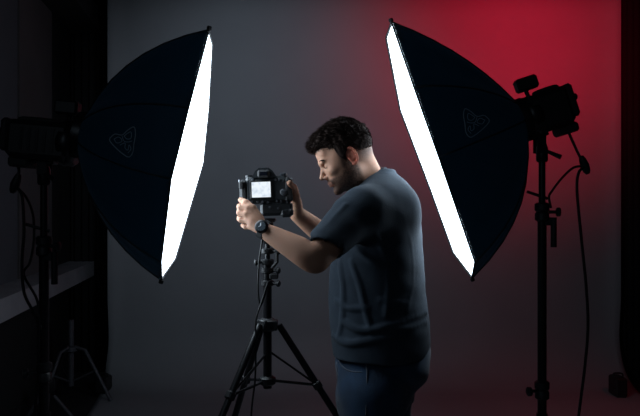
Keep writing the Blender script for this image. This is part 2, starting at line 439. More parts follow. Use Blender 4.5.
# ------------------------------------------------------------ flash heads
def flash(label, ring_c, axis, length, stand, hh, trig_px):
    d = -Vector(axis).normalized(); R = axes(d); c0 = Vector(ring_c)+d*.03
    P = lambda s, f, u: c0 + R @ Vector((s, f, u))
    t = thing('studio_flash', label, 'studio light', c0)
    MB().box(P(0, length*.5, 0), (.14, length, hh), R, bev=.018).build('housing', M['black_plastic'], t)
    MB().lathe(P(0, -.005, 0), P(0, .045, 0), [(0, .07), (.2, .078), (.8, .078), (1, .07)], 26).build('front_collar', M['black_metal'], t, 'auto')
    MB().box(P(0, length+.008, .012), (.115, .03, hh*.86), R, bev=.01).build('control_panel', M['rubber'], t)
    for k in (-1, 1):
        MB().lathe(P(.03*k, length+.02, .02), P(.03*k, length+.036, .02), [(0, .013), (.8, .012), (1, .008)], 14).build('dial', M['black_metal'], t, 'auto')
    MB().box(P(0, length*.80, -hh*.5-.012), (.10, .07, .036), R, bev=.008).build('battery_pack', M['rubber'], t)
    for k in range(5):
        MB().box(P(-.071, length*(.25+.12*k), 0), (.004, .010, hh*.6), R).build('cooling_fin', M['black_metal'], t)
    # carrying handle on top
    MB().tube(smoothline([P(0, length*.35, hh*.48), P(0, length*.40, hh*.5+.006), P(0, length*.85, hh*.5+.007), P(0, length*.93, hh*.48)]), .009, 10).build('handle', M['rubber'], t, True)
    # radio receiver on a small foot above the collar
    T = W(*trig_px)
    MB().box(T, (.055, .080, .050), R, bev=.008).build('radio_receiver', M['black_plastic'], t)
    MB().tube([T-R @ Vector((0, 0.01, .0)), T-R @ Vector((0, .005, .065))], .008, 8).build('shoe_mount', M['black_metal'], t)
    # tilt bracket down to the stand
    top = Vector(stand); br = MB()
    up = P(0, (top-c0).dot(d), -hh*.5)
    br.box(up-Vector((0, 0, .004)), (.05, .075, .014), R, bev=.003)
    for s in (-1, 1): br.box((up+top)/2+Vector((0, s*.024, .0)), (.034, .006, max(.035, (up-top).length+.02)), bev=.002)
    br.build('tilt_bracket', M['black_metal'], t)
    MB().lathe(top+Vector((0, 0, -.045)), top+Vector((0, 0, .03)), [(0, .018), (.1, .022), (.7, .022), (1, .014)], 14).build('stand_socket', M['black_metal'], t, 'auto')
    MB().tube([top+Vector((.01, -.02, -.005)), top+Vector((.055, -.045, -.03))], [.006, .009], 8).build('tilt_lever', M['black_plastic'], t)
    return t, P
axF = W(86, 145, BL)-W(3, 138, BL)
fr, PR = flash('black studio flash mounted behind the right softbox, against red backdrop', ringR, aR, .155, (SXR, SYR, CAMH-(150-208)/FPX*BY), .145, (526, 84, BY))
fl, PL = flash('black studio flash mounted behind the left softbox, near the left wall', W(84, 145, BL), axF, .215, (SXL, SYL, CAMH-(172-208)/FPX*BL), .13, (68, 108, BL))
# cables
def cable(label, pts, r, plug=None, extra=None):
    t = thing('power_cable', label, 'cable', pts[0])
    MB().tube(smoothline(pts, 10), r, 8).build('cord', M['cable'], t, True)
    if plug:
        a, b_ = plug; MB().lathe(a, b_, [(0, .008), (.2, .013), (.55, .0165), (.85, .013), (1, .007)], 12).build('plug', M['cable'], t, 'auto')
    if extra:
        for e in extra: MB().tube(smoothline(e, 10), r*.85, 8).build('side_cord', M['cable'], t, True)
    return t
cable('black power cable hanging from the right flash in front of red backdrop',
      [W(560, 119, BY), W(567, 129, BY), W(572, 140, BY), W(579, 155, BY), W(585, 166, BY), W(579, 172, BY-.03), W(577, 190, BY-.04), W(581, 235, BY-.05), W(586, 285, BY-.04), W(588, 325, BY-.03), W(585, 365, BY-.02), W(580, 405, BY), W(573, 460, BY-.02), W(560, 560, BY), W(556, 603, BY), W(610, 604, BY+.1)], .0052,
      (W(581, 156, BY), W(588, 174, BY)), [[W(582, 166, BY), W(573, 168, BY), W(562, 178, BY), W(552, 191, BY-.01), W(549, 197, BY-.02), W(551, 208, BY-.02)]])
cable('black power cable hanging from the left flash, looping past the pale ledge',
      [W(17, 163, BL), W(19, 172, BL), W(15, 184, BL), W(22, 196, BL-.03), W(24, 230, BL-.03), W(22, 262, BL-.03), W(24, 292, BL-.03), W(33, 312, BL-.02), W(38, 330, BL), W(36, 400, BL), W(28, 500, BL), W(30, 603, BL), W(0, 604, BL+.2)], .0052,
      (W(19, 174, BL), W(12, 193, BL)), [[W(15, 186, BL), W(26, 197, BL+.03), W(33, 215, BL+.03), W(34, 240, BL+.03), W(30, 262, BL), W(24, 275, BL), W(37, 300, BL), W(41, 330, BL-.02)]])

# ------------------------------------------------------------ camera tripod
TY = 2.37
def tripod():
    z = lambda py: CAMH-(py-208)/FPX*TY
    X = (267.5-320)/FPX*TY
    t = thing('tripod', 'black tripod standing on the floor beneath the camera', 'tripod', (X, TY, 0))
    V = lambda px, py, dy=0: W(px, py, TY+dy)
    MB().tube([(X, TY, z(388)), (X, TY, z(262))], .0145, 16).build('centre_column', M['black_metal'], t, 'auto')
    MB().tube([(X, TY, z(262)), (X, TY, z(240))], .009, 14).build('upper_column', M['black_metal'], t, 'auto')
    h = MB().box((X, TY, z(220)), (.055, .06, .012), bev=.003).lathe((X, TY, z(244)), (X, TY, z(222)), [(0, .012), (.15, .02), (.5, .024), (.75, .02), (1, .02)], 16)
    h.build('tripod_head', M['black_metal'], t, 'auto')
    for py, sd in ((251, 1), (262, -1), (270, 1), (283, 1)):
        c = MB().lathe((X, TY, z(py+3)), (X, TY, z(py-3)), [(0, .016), (.15, .022), (.85, .022), (1, .016)], 16).build('collar', M['black_plastic'], t, 'auto')
        MB().tube([(X+sd*.015, TY-.008, z(py)), (X+sd*.034, TY-.016, z(py))], .005, 8).lathe((X+sd*.03, TY-.016, z(py)), (X+sd*.044, TY-.02, z(py)), [(0, .007), (.3, .011), (.8, .011), (1, .007)], 10).build('knob', M['black_plastic'], c, 'auto')
    # crank and pan grip right of column
    MB().tube([V(272, 268, -.02), V(277, 262, -.02), V(277, 248, -.02)], .006, 8).box(V(274, 276, -.01), (.03, .03, .018), bev=.003).build('crank', M['black_plastic'], t)
    hub = MB().lathe((X, TY, z(331)), (X, TY, z(318)), [(0, .022), (.2, .031), (.8, .031), (1, .02)], 18)
    feet = [(W(222, 416, TY-.15), .62), (W(337, 416, TY+.02), .62), (W(235, 416, TY+.14), .62)]
    ang = []
    tops = [V(260, 325, -.022), V(279, 325, .0), V(262, 325, .022)]
    for a in tops: hub.box(((Vector(a)+Vector((X, TY, a.z)))/2), (.045, .03, .034), axes((Vector(a)-Vector((X, TY, a.z))).normalized()), bev=.004)
    hub.build('hub', M['black_plastic'], t, 'auto')
    zb = z(380)
    low = MB().lathe((X, TY, z(385)), (X, TY, z(376)), [(0, .02), (.2, .028), (.8, .028), (1, .02)], 16).build('brace_hub', M['black_plastic'], t, 'auto')
    for a, (q, _) in zip(tops, feet):
        dirv = (q-a); f = a + dirv*((a.z-.012)/(a.z-q.z)); m1 = a.lerp(f, .42)
        lg = MB().tube([a, m1], .0115, 12).tube([m1, f], .0085, 12).build('leg', M['black_metal'], t, 'auto')
        MB().lathe(f+(a-f).normalized()*.03, f-Vector((0, 0, .006)), [(0, .011), (.4, .015), (1, .013)], 12).build('foot', M['rubber'], lg, 'auto')
        jt = m1; kz = a.lerp(f, (a.z-z(386))/(a.z-f.z))
        MB().box(kz, (.026, .026, .03), axes((f-a)), bev=.004).build('leg_clip', M['black_plastic'], lg)
        MB().tube([(X, TY, zb), kz], .0050, 8).build('brace', M['black_metal'], t, 'auto')
        MB().tube([(X, TY, z(350)) if q.x > X else (X, TY, z(352)), kz], .0038, 8).build('brace', M['black_metal'], t, 'auto')
tripod()
cable('thin black cable looping down beside the centre tripod column',
      [W(262, 216, TY+.02), W(262, 240, TY-.02), W(259, 262, TY-.03), W(258, 290, TY-.03), W(261, 305, TY-.03), W(268, 282, TY-.04), W(263, 298, TY-.04), W(256, 320, TY-.05), W(256, 345, TY-.05), W(255, 380, TY-.05), W(251, 420, TY-.05), W(248, 520, TY-.05), W(250, 644, TY-.05), W(280, 643, TY+.1)], .0032)

# ------------------------------------------------------------ the camera on the tripod
def dslr():
    Y = 2.33; k = Y/FPX
    c = W(267, 190, Y); t = thing('photo_camera', 'black digital camera with a glowing rear screen on the tripod', 'camera', W(267, 216, Y))
    R = Matrix.Rotation(math.radians(-2), 3, 'Y')
    def P(px, py, dy=0): return c + R @ Vector(((px-267)*k, dy, -(py-190)*k))
    MB().box(P(267, 190), (44*k, .056, 27*k), R, bev=.012).build('body', M['cam_body'], t)
    MB().box(P(244.5, 190, -.004), (9*k, .05, 22*k), R, bev=.010).box(P(242.5, 184.5, -.03), (5*k, .012, 8*k), R, bev=.004).build('side_door', M['rubber'], t)
    MB().box(P(288, 191, .008), (9*k, .082, 26*k), R, bev=.012).build('grip', M['rubber'], t)
    MB().box(P(276, 209, .002), (32*k, .058, 14*k), R, bev=.009).box(P(286, 213, .002), (13*k, .066, 10*k), R, bev=.01).build('battery_grip', M['cam_body'], t)
    # prism hump
    h = [(252.5, 178), (256.5, 171), (260, 168.2), (270, 168.2), (273.5, 171), (278, 178)]
    vs = []; fs = []
    for dy, s in ((-.028, 1), (.03, .9)):
        for x, y in h: vs.append(P(265+(x-265)*s, 178+(y-178)*s, dy))
    n = len(h); fs = [tuple(range(n)), tuple(range(2*n-1, n-1, -1))]+[(i, (i+1) % n, n+(i+1) % n, n+i) for i in range(n)]
    MB().add(vs, fs).build('viewfinder_hump', M['cam_body'], t)
    ep = MB().box(P(265, 174.2, -.034), (12*k, .02, 7.2*k), R, bev=.005).build('eyepiece', M['rubber'], t)
    MB().box(P(265, 174.2, -.045), (7*k, .003, 3.6*k), R).build('eyepiece_glass', M['glass'], ep)
    MB().box(P(265, 167.6, .004), (6*k, .02, 1.4*k), R).build('hot_shoe', M['chrome'], t)
    sf = MB().box(P(262, 189.7, -.030), (22.5*k, .006, 18.5*k), R, bev=.002).build('screen_frame', M['black_plastic'], t)
    MB().box(P(262, 189.7, -.0335), (18.6*k, .002, 15.2*k), R).build('screen', M['screen'], sf)
    MB().lathe(P(284, 193, -.028), P(284, 193, -.036), [(0, .0115), (.7, .0115), (1, .009)], 20).lathe(P(284, 193, -.036), P(284, 193, -.040), [(0, .005), (1, .004)], 12).build('control_wheel', M['cam_button'], t, 'auto')
    for q in ((276.5, 180.5), (280, 180.5), (284, 181.5), (277, 201.5), (281, 202), (254, 179.6), (258, 201.8), (263, 202.2), (268, 202.2), (252, 201.5), (270, 207.5), (278, 208.5), (287, 203), (289, 211), (283, 214)):
        MB().lathe(P(q[0], q[1], -.026), P(q[0], q[1], -.034), [(0, .0036), (.7, .0036), (1, .0026)], 10).build('button', M['cam_button'], t, 'auto')
    MB().lathe(P(284, 177.5, 0), P(284, 173.6, 0), [(0, .012), (.1, .0125), (.9, .0125), (1, .010)], 22).build('mode_dial', M['cam_button'], t, 'auto')
    MB().lathe(P(249.5, 177.5, 0), P(249.5, 174.6, 0), [(0, .011), (.1, .0118), (.9, .0118), (1, .010)], 22).build('mode_dial', M['cam_body'], t, 'auto')
    for x in (241.5, 291): MB().tube([P(x, 180, -.004), P(x-(2 if x < 267 else -1.5), 179, -.004), P(x-(2 if x < 267 else -1.5), 183, -.004), P(x, 184, -.004)], .0018, 6).build('strap_lug', M['chrome'], t)
    MB().lathe(P(264, 190, .026), P(264, 190, .15), [(0, .036), (.05, .038), (.2, .038), (.22, .036), (.5, .036), (.52, .039), (.9, .039), (1, .037)], 30).build('lens', M['black_plastic'], t, 'auto')
    MB().lathe(P(264, 190, .149), P(264, 190, .1515), [(0, .031), (1, .030)], 24).build('front_glass', M['glass'], t, 'auto')
dslr()

# ------------------------------------------------------------ signed-distance sculpting
class Field:
    def __init__(s, lo, hi, h):
        s.lo = np.array(lo, np.float32); s.h = h; s.n = np.ceil((np.array(hi)-np.array(lo))/h).astype(int)+1
        s.a = np.full(tuple(s.n), 0.06, np.float32)
    def region(s, lo, hi):
        i0 = np.clip(np.floor((np.array(lo)-s.lo)/s.h).astype(int), 0, s.n); i1 = np.clip(np.ceil((np.array(hi)-s.lo)/s.h).astype(int)+1, 0, s.n)
        if np.any(i1 <= i0): return None, None
        ax = [s.lo[k]+s.h*np.arange(i0[k], i1[k], dtype=np.float32) for k in range(3)]
        return tuple(slice(i0[k], i1[k]) for k in range(3)), (ax[0][:, None, None], ax[1][None, :, None], ax[2][None, None, :])
    def op(s, fn, lo, hi, k, mode='u'):
        mg = k*1.1+.012; sl, X = s.region(np.array(lo)-mg, np.array(hi)+mg)
        if sl is None: return
        d = fn(*X); a = s.a[sl]
        if mode == 'u':
            if k > 0: h = np.clip(k-np.abs(a-d), 0, None)/k; s.a[sl] = np.minimum(a, d)-h*h*k*.25
            else: s.a[sl] = np.minimum(a, d)
        else:
            d = -d
            if k > 0: h = np.clip(k-np.abs(a-d), 0, None)/k; s.a[sl] = np.maximum(a, d)+h*h*k*.25
            else: s.a[sl] = np.maximum(a, d)
    def cone(s, a, b, r1, r2, k=.01, mode='u'):
        a = np.array(a, float); b = np.array(b, float); ab = b-a; L2 = max(ab@ab, 1e-12); R = max(r1, r2)
        def fn(x, y, z):
            t = np.clip(((x-a[0])*ab[0]+(y-a[1])*ab[1]+(z-a[2])*ab[2])/L2, 0, 1)
            return np.sqrt((x-a[0]-t*ab[0])**2+(y-a[1]-t*ab[1])**2+(z-a[2]-t*ab[2])**2)-(r1+(r2-r1)*t)
        s.op(fn, np.minimum(a, b)-R, np.maximum(a, b)+R, k, mode)
    def ell(s, c, r, R=None, k=.01, mode='u'):
        c = np.array(c, float); r = np.array(r, float); R = np.eye(3) if R is None else np.array(R); m = r.max()
        def fn(x, y, z):
            x = x-c[0]; y = y-c[1]; z = z-c[2]
            q = [R[0, i]*x+R[1, i]*y+R[2, i]*z for i in range(3)]   # columns of R are local axes
            k0 = np.sqrt(sum((q[i]/r[i])**2 for i in range(3))); k1 = np.sqrt(sum((q[i]/r[i]**2)**2 for i in range(3)))+1e-9
            return k0*(k0-1)/k1
        s.op(fn, c-m, c+m, k, mode)
    def mesh(s):
        a = s.a; nx, ny, nz = a.shape; sg = a < 0
        c = np.zeros((nx-1, ny-1, nz-1), np.uint8); offs = [(i, j, k) for i in (0, 1) for j in (0, 1) for k in (0, 1)]
        for i, j, k in offs: c += sg[i:nx-1+i, j:ny-1+j, k:nz-1+k]
        cells = np.argwhere((c > 0) & (c < 8)); idx = np.full(c.shape, -1, np.int32)
        idx[tuple(cells.T)] = np.arange(len(cells))
        val = {o: a[cells[:, 0]+o[0], cells[:, 1]+o[1], cells[:, 2]+o[2]] for o in offs}
        acc = np.zeros((len(cells), 3)); cnt = np.zeros(len(cells))
        for o in offs:
            for ax in range(3):
                if o[ax]: continue
                p = list(o); p[ax] = 1; p = tuple(p); v0, v1 = val[o], val[p]; m = (v0 < 0) != (v1 < 0)
                t = np.where(m, v0/np.where(m, v0-v1, 1), 0); q = np.array(o, float)[None].repeat(len(cells), 0); q[:, ax] += t
                acc += q*m[:, None]; cnt += m
        verts = (cells+acc/cnt[:, None])*s.h+s.lo
        F = []
        for ax in range(3):
            sh = [nx, ny, nz]; sh[ax] -= 1
            s0 = sg[tuple(slice(0, n) for n in sh)]; sl = [slice(None)]*3; sl[ax] = slice(1, None); s1 = sg[tuple(sl)]
            e = np.argwhere(s0 != s1); u, v = [(1, 2), (2, 0), (0, 1)][ax]
            e = e[(e[:, u] > 0) & (e[:, v] > 0) & (e[:, u] < [nx, ny, nz][u]-1) & (e[:, v] < [nx, ny, nz][v]-1)]
            q = []
            for du, dv in ((-1, -1), (0, -1), (0, 0), (-1, 0)):
                w_ = e.copy(); w_[:, u] += du; w_[:, v] += dv; q.append(idx[tuple(w_.T)])
            q = np.stack(q, 1); fl_ = ~s0[tuple(e.T)]; q[fl_] = q[fl_][:, ::-1]; F.append(q)
        F = np.concatenate(F); F = F[(F >= 0).all(1)]
        return verts, F

def np_obj(name, verts, faces, m, parent, colors=None):
    P = np.array(world_of(parent).inverted()); v = verts@P[:3, :3].T+P[:3, 3]
    me = bpy.data.meshes.new(name); me.vertices.add(len(v)); me.vertices.foreach_set('co', v.astype(np.float32).ravel())
    me.loops.add(len(faces)*4); me.loops.foreach_set('vertex_index', faces.astype(np.int32).ravel())
    me.polygons.add(len(faces)); me.polygons.foreach_set('loop_start', (np.arange(len(faces))*4).astype(np.int32))
    me.update(calc_edges=True); me.validate(); me.shade_smooth(); me.materials.append(m)
    if colors is not None:
        at = me.attributes.new('tint', 'FLOAT_COLOR', 'POINT'); at.data.foreach_set('color', colors.astype(np.float32).ravel())
    o = bpy.data.objects.new(name, me); o.parent = parent; C.objects.link(o); return o

def attr_mat(name, rough, sss=0.0, bump=.3, bscale=300):
    m = mat(name, (1, 1, 1), rough, bump=bump, bscale=bscale); nt = m.node_tree; a = nt.nodes.new('ShaderNodeAttribute'); a.attribute_name = 'tint'
    nt.links.new(a.outputs['Color'], nt.nodes['Principled BSDF'].inputs['Base Color'])
    if sss:
        nt.nodes['Principled BSDF'].inputs['Subsurface Weight'].default_value = sss
        nt.nodes['Principled BSDF'].inputs['Subsurface Radius'].default_value = (.01, .004, .002)
        nt.nodes['Principled BSDF'].inputs['Subsurface Scale'].default_value = .5
    return m
M['skin'] = attr_mat('skin', .62, .12)
M['skin'].node_tree.nodes['Principled BSDF'].inputs['Specular IOR Level'].default_value = .25

# ------------------------------------------------------------ the photographer
PY = 2.47
th = math.radians(15)                                  # he faces left and a little away from us
FWD = Vector((-math.cos(th), math.sin(th), 0)); LEFT = Vector((-math.sin(th), -math.cos(th), 0))
man = thing('person', 'bearded man in dark blue t-shirt and jeans adjusting the camera, watch on wrist', 'person', (W(378, 416, PY).x, PY, 0))

# head frame
pitch = math.radians(25); yaw = math.radians(-6)
hf = Vector((-math.cos(yaw), math.sin(yaw), 0))
HL = Vector((-math.sin(yaw), -math.cos(yaw), 0))
HF = (hf*math.cos(pitch)+Vector((0, 0, -math.sin(pitch)))).normalized(); HU = (hf*math.sin(pitch)+Vector((0, 0, math.cos(pitch)))).normalized()
HS = 0.01*0.955
HR = np.array([list(HF), list(HL), list(HU)]).T        # columns
ear_world = W(352, 156.5, 2.32)
HC0 = ear_world - (HF*(-.8)+HU*(-.6)+HL*7.7)*HS
def H(f, u, l=0.0): return tuple(HC0+(HF*f+HU*u+HL*l)*HS)
def hell(F_, c, r, k=1.0, mode='u', R=None): F_.ell(H(*c), np.array(r)*HS, HR if R is None else R, k*HS, mode)   # r = (f, l, u)
def hcone(F_, a, b_, r1, r2, k=.6, mode='u'): F_.cone(H(*a), H(*b_), r1*HS, r2*HS, k*HS, mode)

lo = (W(234, 0, 2.2).x, 2.02, 1.12); hi = (W(425, 0, 2.45).x, 2.80, 1.84)
body = Field(lo, hi, .0030)
# cranium, face
hell(body, (-1.2, 3.6), (9.3, 7.4, 8.2), 0)
hell(body, (3.2, 0.0), (6.3, 6.6, 8.0), 2.0)
hell(body, (3.9, -5.6), (4.9, 5.2, 5.2), 2.0)
hell(body, (1.5, -5.0), (5.5, 5.9, 4.0), 1.5)         # jaw angle
hell(body, (7.6, -9.6), (1.7, 2.2, 1.6), 1.6)          # chin
hell(body, (7.2, 5.0), (2.3, 5.0, 3.2), 2.0)           # forehead
hcone(body, (8.7, 1.9, -3.2), (9.0, 1.7, 0), .75, .8, 1.2); hcone(body, (9.0, 1.7, 0), (8.7, 1.9, 3.2), .8, .75, 1.2)   # brow
for s in (-1, 1):
    hell(body, (8.6, .3, 3.1*s), (1.2, 1.7, 1.0), .8, 's')       # socket
    hell(body, (7.3, .25, 3.1*s), (1.45, 1.5, 1.25), .3)         # lidded eye
    hell(body, (6.6, -2.2, 4.0*s), (1.7, 1.8, 1.5), 1.4)         # cheekbone
    hell(body, (9.6, -3.6, 1.0*s), (.9, .75, .65), .5)           # nostril wing
hcone(body, (8.9, .6), (10.9, -3.0), .62, .85, .9)               # nose
hell(body, (11.0, -3.1), (.8, .85, .75), .5)
hell(body, (8.1, -5.6), (1.5, 2.4, 1.6), 1.2)                    # muzzle
for s in (-1, 1):
    hcone(body, (9.55, -5.95), (8.3, -6.4, 2.2*s), .42, .22, .4)  # upper lip
    hcone(body, (9.25, -6.95), (8.2, -6.6, 2.1*s), .50, .25, .4)  # lower lip
hcone(body, (9.9, -6.45, -1.6), (9.9, -6.45, 1.6), .16, .16, .3, 's')
hell(body, (9.3, -8.1), (.5, 1.8, .5), .6, 's')
# ears
for s in (-1, 1):
    pts = []
    for k in range(13):
        a = math.radians(-110+k*24); rr = 1.0 if k > 3 else .85
        f_ = -.9 - 1.75*math.cos(a)*1.0*(1 if math.cos(a) > 0 else .8); u_ = -.3+3.0*math.sin(a)
        pts.append((f_, u_, (7.1+.9*(math.cos(a)*.5+.6))*s))
    hell(body, (-.8, -.5, 7.2*s), (1.5, .55, 2.5), .5)
    for k in range(9): hcone(body, pts[k], pts[k+1], .36, .36, .3)
    hell(body, (-.6, -3.1, 7.3*s), (.75, .5, .8), .4)
    hcone(body, (-1.7, .9, 7.6*s), (-1.8, -1.4, 7.7*s), .28, .3, .3)
    hell(body, (-.5, -.4, 8.0*s), (.7, .6, .95), .3, 's')
# neck and hidden upper trunk
nb = W(371, 188, 2.46); nk = W(354.5, 152, 2.42)
body.cone(nk, nb, .055, .060, .03)
body.cone(H(1.0, -6.0), W(366, 190, 2.46), .038, .048, .03)
body.cone(W(378, 208, 2.48), W(378, 240, 2.48), .075, .09, .03)
# arms ------ near (left) arm
shL_ = W(368, 213, 2.31); elL = W(314, 258.5, 2.13); wrL = W(267, 232, 2.20)
body.cone(W(382, 208, 2.44), shL_, .05, .045, .03)
def limb(F_, pts, rad, k=.012):
    q = smoothline([Vector(p) for p in pts], 10); rr = smoothline([Vector((a, 0, 0)) for a in rad], 10)
    for a, b_, u, v in zip(q, q[1:], rr, rr[1:]): F_.cone(a, b_, u.x, v.x, k*.25)
L_ = lambda a, b_, t: Vector(a).lerp(Vector(b_), t)
limb(body, [shL_, L_(shL_, elL, .5), L_(shL_, elL, .88)+Vector((.002, 0, .002)), L_(elL, wrL, .10), L_(elL, wrL, .32), L_(elL, wrL, .65), wrL], [.047, .047, .042, .041, .0405, .0335, .0255])
body.ell(elL+Vector((.006, .0, -.010)), (.033, .033, .033), None, .03)
def hand(F_, wrist, knuckles, palm_n, fingers, thumb, k=.008):
    w_ = Vector(wrist); kn = [Vector(q) for q in knuckles]
    for i, q in enumerate(kn):
        base = w_ + (q-w_)*.12 + (q-sum(kn, Vector())/4)*.35
        F_.cone(base, q, .0135, .0110, .010)
    F_.cone(w_, (w_+sum(kn, Vector())/4)/2, .022, .020, .012)
    for i, (q, ch) in enumerate(zip(kn, fingers)):
        pts = [q]+[Vector(c_) for c_ in ch]; r = [.0102, .0090, .0082, .0070][:len(pts)]
        if i == 3: r = [x*.86 for x in r]
        for a, b_, r1, r2 in zip(pts, pts[1:], r, r[1:]): F_.cone(a, b_, r1, r2, .003)
    pts = [Vector(c_) for c_ in thumb]; r = [.017, .0125, .0115, .0092]
    for a, b_, r1, r2 in zip(pts, pts[1:], r, r[1:]): F_.cone(a, b_, r1, r2, .006)
HY = 2.235
hand(body, W(261.5, 227, HY-.015),
     [W(248, 208.5, HY), W(246.5, 214.5, HY-.004), W(248, 220.5, HY), W(251, 226.5, HY+.006)], None,
     [[W(240.5, 207.5, HY+.012), W(238, 206.5, HY+.045), W(241, 205, HY+.068)],
      [W(239.5, 213.3, HY+.010), W(237.4, 211.5, HY+.046), W(241, 209, HY+.07)],
      [W(241, 220, HY+.012), W(238.6, 218.5, HY+.044), W(242.5, 215, HY+.066)],
      [W(245.5, 227, HY+.016), W(243, 225.5, HY+.04), W(246, 222, HY+.058)]],
     [W(259, 219, HY-.006), W(252.5, 208.5, HY+.004), W(246, 203.2, HY+.022), W(240.8, 200, HY+.044)])
# far (right) arm
shR_ = W(390, 208, 2.66); elR = W(338, 246, 2.62); wrR = W(297, 214, 2.46)
body.cone(W(384, 200, 2.5), shR_, .06, .055, .03); limb(body, [shR_, L_(shR_, elR, .5), L_(shR_, elR, .9), L_(elR, wrR, .12), L_(elR, wrR, .35), L_(elR, wrR, .68), wrR], [.048, .046, .041, .040, .040, .034, .0265])
GY = 2.385
hand(body, W(296.5, 210, 2.44),
     [W(294.5, 188, GY+.01), W(295.5, 193, GY+.016), W(296, 199, GY+.02), W(296, 205, GY+.022)], None,
     [[W(289, 184, GY+.032), W(281.5, 181, GY+.034), W(277, 181, GY+.02)],
      [W(290, 190.5, GY+.040), W(282, 190, GY+.042), W(277.5, 190, GY+.030)],
      [W(290, 196.5, GY+.044), W(282, 197, GY+.045), W(278, 197, GY+.034)],
      [W(290.5, 203, GY+.044), W(284, 204, GY+.045), W(280, 204, GY+.036)]],
     [W(297, 205, GY+.022), W(296, 195, GY-.035), W(293.5, 187.5, GY-.062), W(289.5, 183, GY-.096)])
bv_, bf_ = body.mesh()
# skin tints: stubble, lips, backlit ear glow put into the colour
rel = (bv_-np.array(HC0))@HR/HS; f_, l_, u_ = rel[:, 0], rel[:, 1], rel[:, 2]
def ss(x, a, b_): t = np.clip((x-a)/(b_-a), 0, 1); return t*t*(3-2*t)
base = np.array([.54, .29, .195]); col = np.repeat(base[None], len(bv_), 0)
inhead = (np.sqrt((rel**2).sum(1)) < 16)
rng = np.random.RandomState(3); grain = rng.rand(len(bv_))*.35+.65
beard = ss(-u_+np.clip(3.5-f_, 0, 4)*.75, 2.6, 4.6)*ss(f_+.5*u_*0, -3.2, -1.2)*(1-ss(-u_, 12.5, 14.5))
side = ss(np.abs(l_), 5.0, 5.9)*ss(f_, -2.2, -.6)*(1-ss(f_, 2.4, 4.2))*ss(u_, -5, -3)       # sideburn
beard = np.maximum(beard, side)
cheek = (u_ > -5.0)*ss(f_, 3.5, 5.5)*(np.abs(l_) > 1.8); beard = beard*(1-.85*cheek*ss(u_, -6.5, -3.5))
beard = beard*(1-.8*((u_ > -7.5) & (u_ < -5.7) & (f_ > 8.2) & (np.abs(l_) < 2.3)))
beard = beard*(1-((u_ > -4.6) & (f_ > 7)))
isear = (np.abs(l_) > 6.9) & (u_ > -4.5) & (u_ < 3) & (f_ < 1.6) & (f_ > -3.5)
beard = np.where(isear, 0, beard)*inhead*.92*grain
scalp = ss(-f_, 1.6, 3.0)*ss(u_, -5.5, -.5)*inhead; scalp = np.where(isear, 0, scalp)*.88*grain
dk = np.array([.030, .020, .017]); mix = np.maximum(beard, scalp)[:, None]; col = col*(1-mix)+dk*mix
lip = ((u_ > -7.4) & (u_ < -5.6) & (f_ > 8.3) & (np.abs(l_) < 2.3) & inhead)[:, None]; col = np.where(lip, col*.5+np.array([.42, .16, .13])*.5, col)
col = np.where((isear & inhead)[:, None], np.array([.72, .24, .16]), col)  # red-orange of light shining through the ear, painted into the tint
np_obj('body', bv_, bf_, M['skin'], man, np.concatenate([col, np.ones((len(col), 1))], 1))
# eyes (mostly lidded), lashes, brows
for s in (-1, 1):
    MB().tube([H(8.62, -.30, (3.1-1.25)*s), H(8.85, -.55, 3.1*s), H(8.45, -.42, (3.1+1.3)*s)], .0011, 6).build('eyelashes', M['brow'], man, True)
    bb = MB()
    for k in range(34):
        tt = k/33; l0 = (1.3+3.6*tt)*s; f0 = 9.55-1.25*tt*tt; u0 = 2.15+.55*math.sin(tt*2.6)-.35*tt
        p = Vector(H(f0-.1, u0-.2+random.uniform(-.15, .15), l0)); q = Vector(H(f0+.12-.2*tt, u0+.35, l0+.55*s)); bb.tube([p, (p+q)/2, q], [.0010, .0013, .0004], 4)
    bb.build('eyebrow', M['brow'], man, kind='stuff')

# hair: short sides, longer swept top
hr = Field(np.array(HC0)-.17, np.array(HC0)+.17, .0025)
hell(hr, (-1.6, 4.6), (9.6, 7.7, 8.4), 0)
hell(hr, (4.0, 8.2), (5.6, 5.8, 4.2), 1.6)          # front volume
hell(hr, (8.2, 8.0), (2.4, 4.6, 2.1), 1.2)          # quiff
hell(hr, (-1.5, 9.0), (6.6, 6.2, 4.4), 1.5)
hell(hr, (-7.2, 3.0), (3.4, 5.6, 4.6), 1.4)
for s in (-1, 1): hell(hr, (.6, 2.6, 6.0*s), (3.2, 1.75, 3.6), .8)
hell(hr, (10.0, -1.6), (6.6, 11, 7.3), .5, 's')      # free the face
hell(hr, (6.4, 1.2, 8.4), (3.2, 3.0, 4.0), .5, 's'); hell(hr, (6.4, 1.2, -8.4), (3.2, 3.0, 4.0), .5, 's')
hell(hr, (-4.5, -5.2), (12, 11, 5.9), .6, 's')       # nape line
for s in (-1, 1): hell(hr, (-.9, -1.2, 8.0*s), (2.3, 3.0, 3.6), .3, 's')
sl, X = hr.region(np.array(HC0)-.17, np.array(HC0)+.17)
xx = [(X[0]-HC0[0])/HS, (X[1]-HC0[1])/HS, (X[2]-HC0[2])/HS]
Fh = HF[0]*xx[0]+HF[1]*xx[1]+HF[2]*xx[2]; Uh = HU[0]*xx[0]+HU[1]*xx[1]+HU[2]*xx[2]; Lh = HL[0]*xx[0]+HL[1]*xx[1]+HL[2]*xx[2]
top = ss(Uh, 4.5, 8.5)
hr.a[sl] += ((np.sin(Lh*3.1+np.sin(Fh*.9)*1.5)*np.sin(Fh*1.1+Lh*.6)+.6*np.sin(Lh*5.3+Fh*1.9+1)*np.sin(Fh*2.3-Lh))*(.42*top+.06)*HS).astype(np.float32)
hv, hfc = hr.mesh()
hair = np_obj('hair', hv, hfc, M['hair'], man)
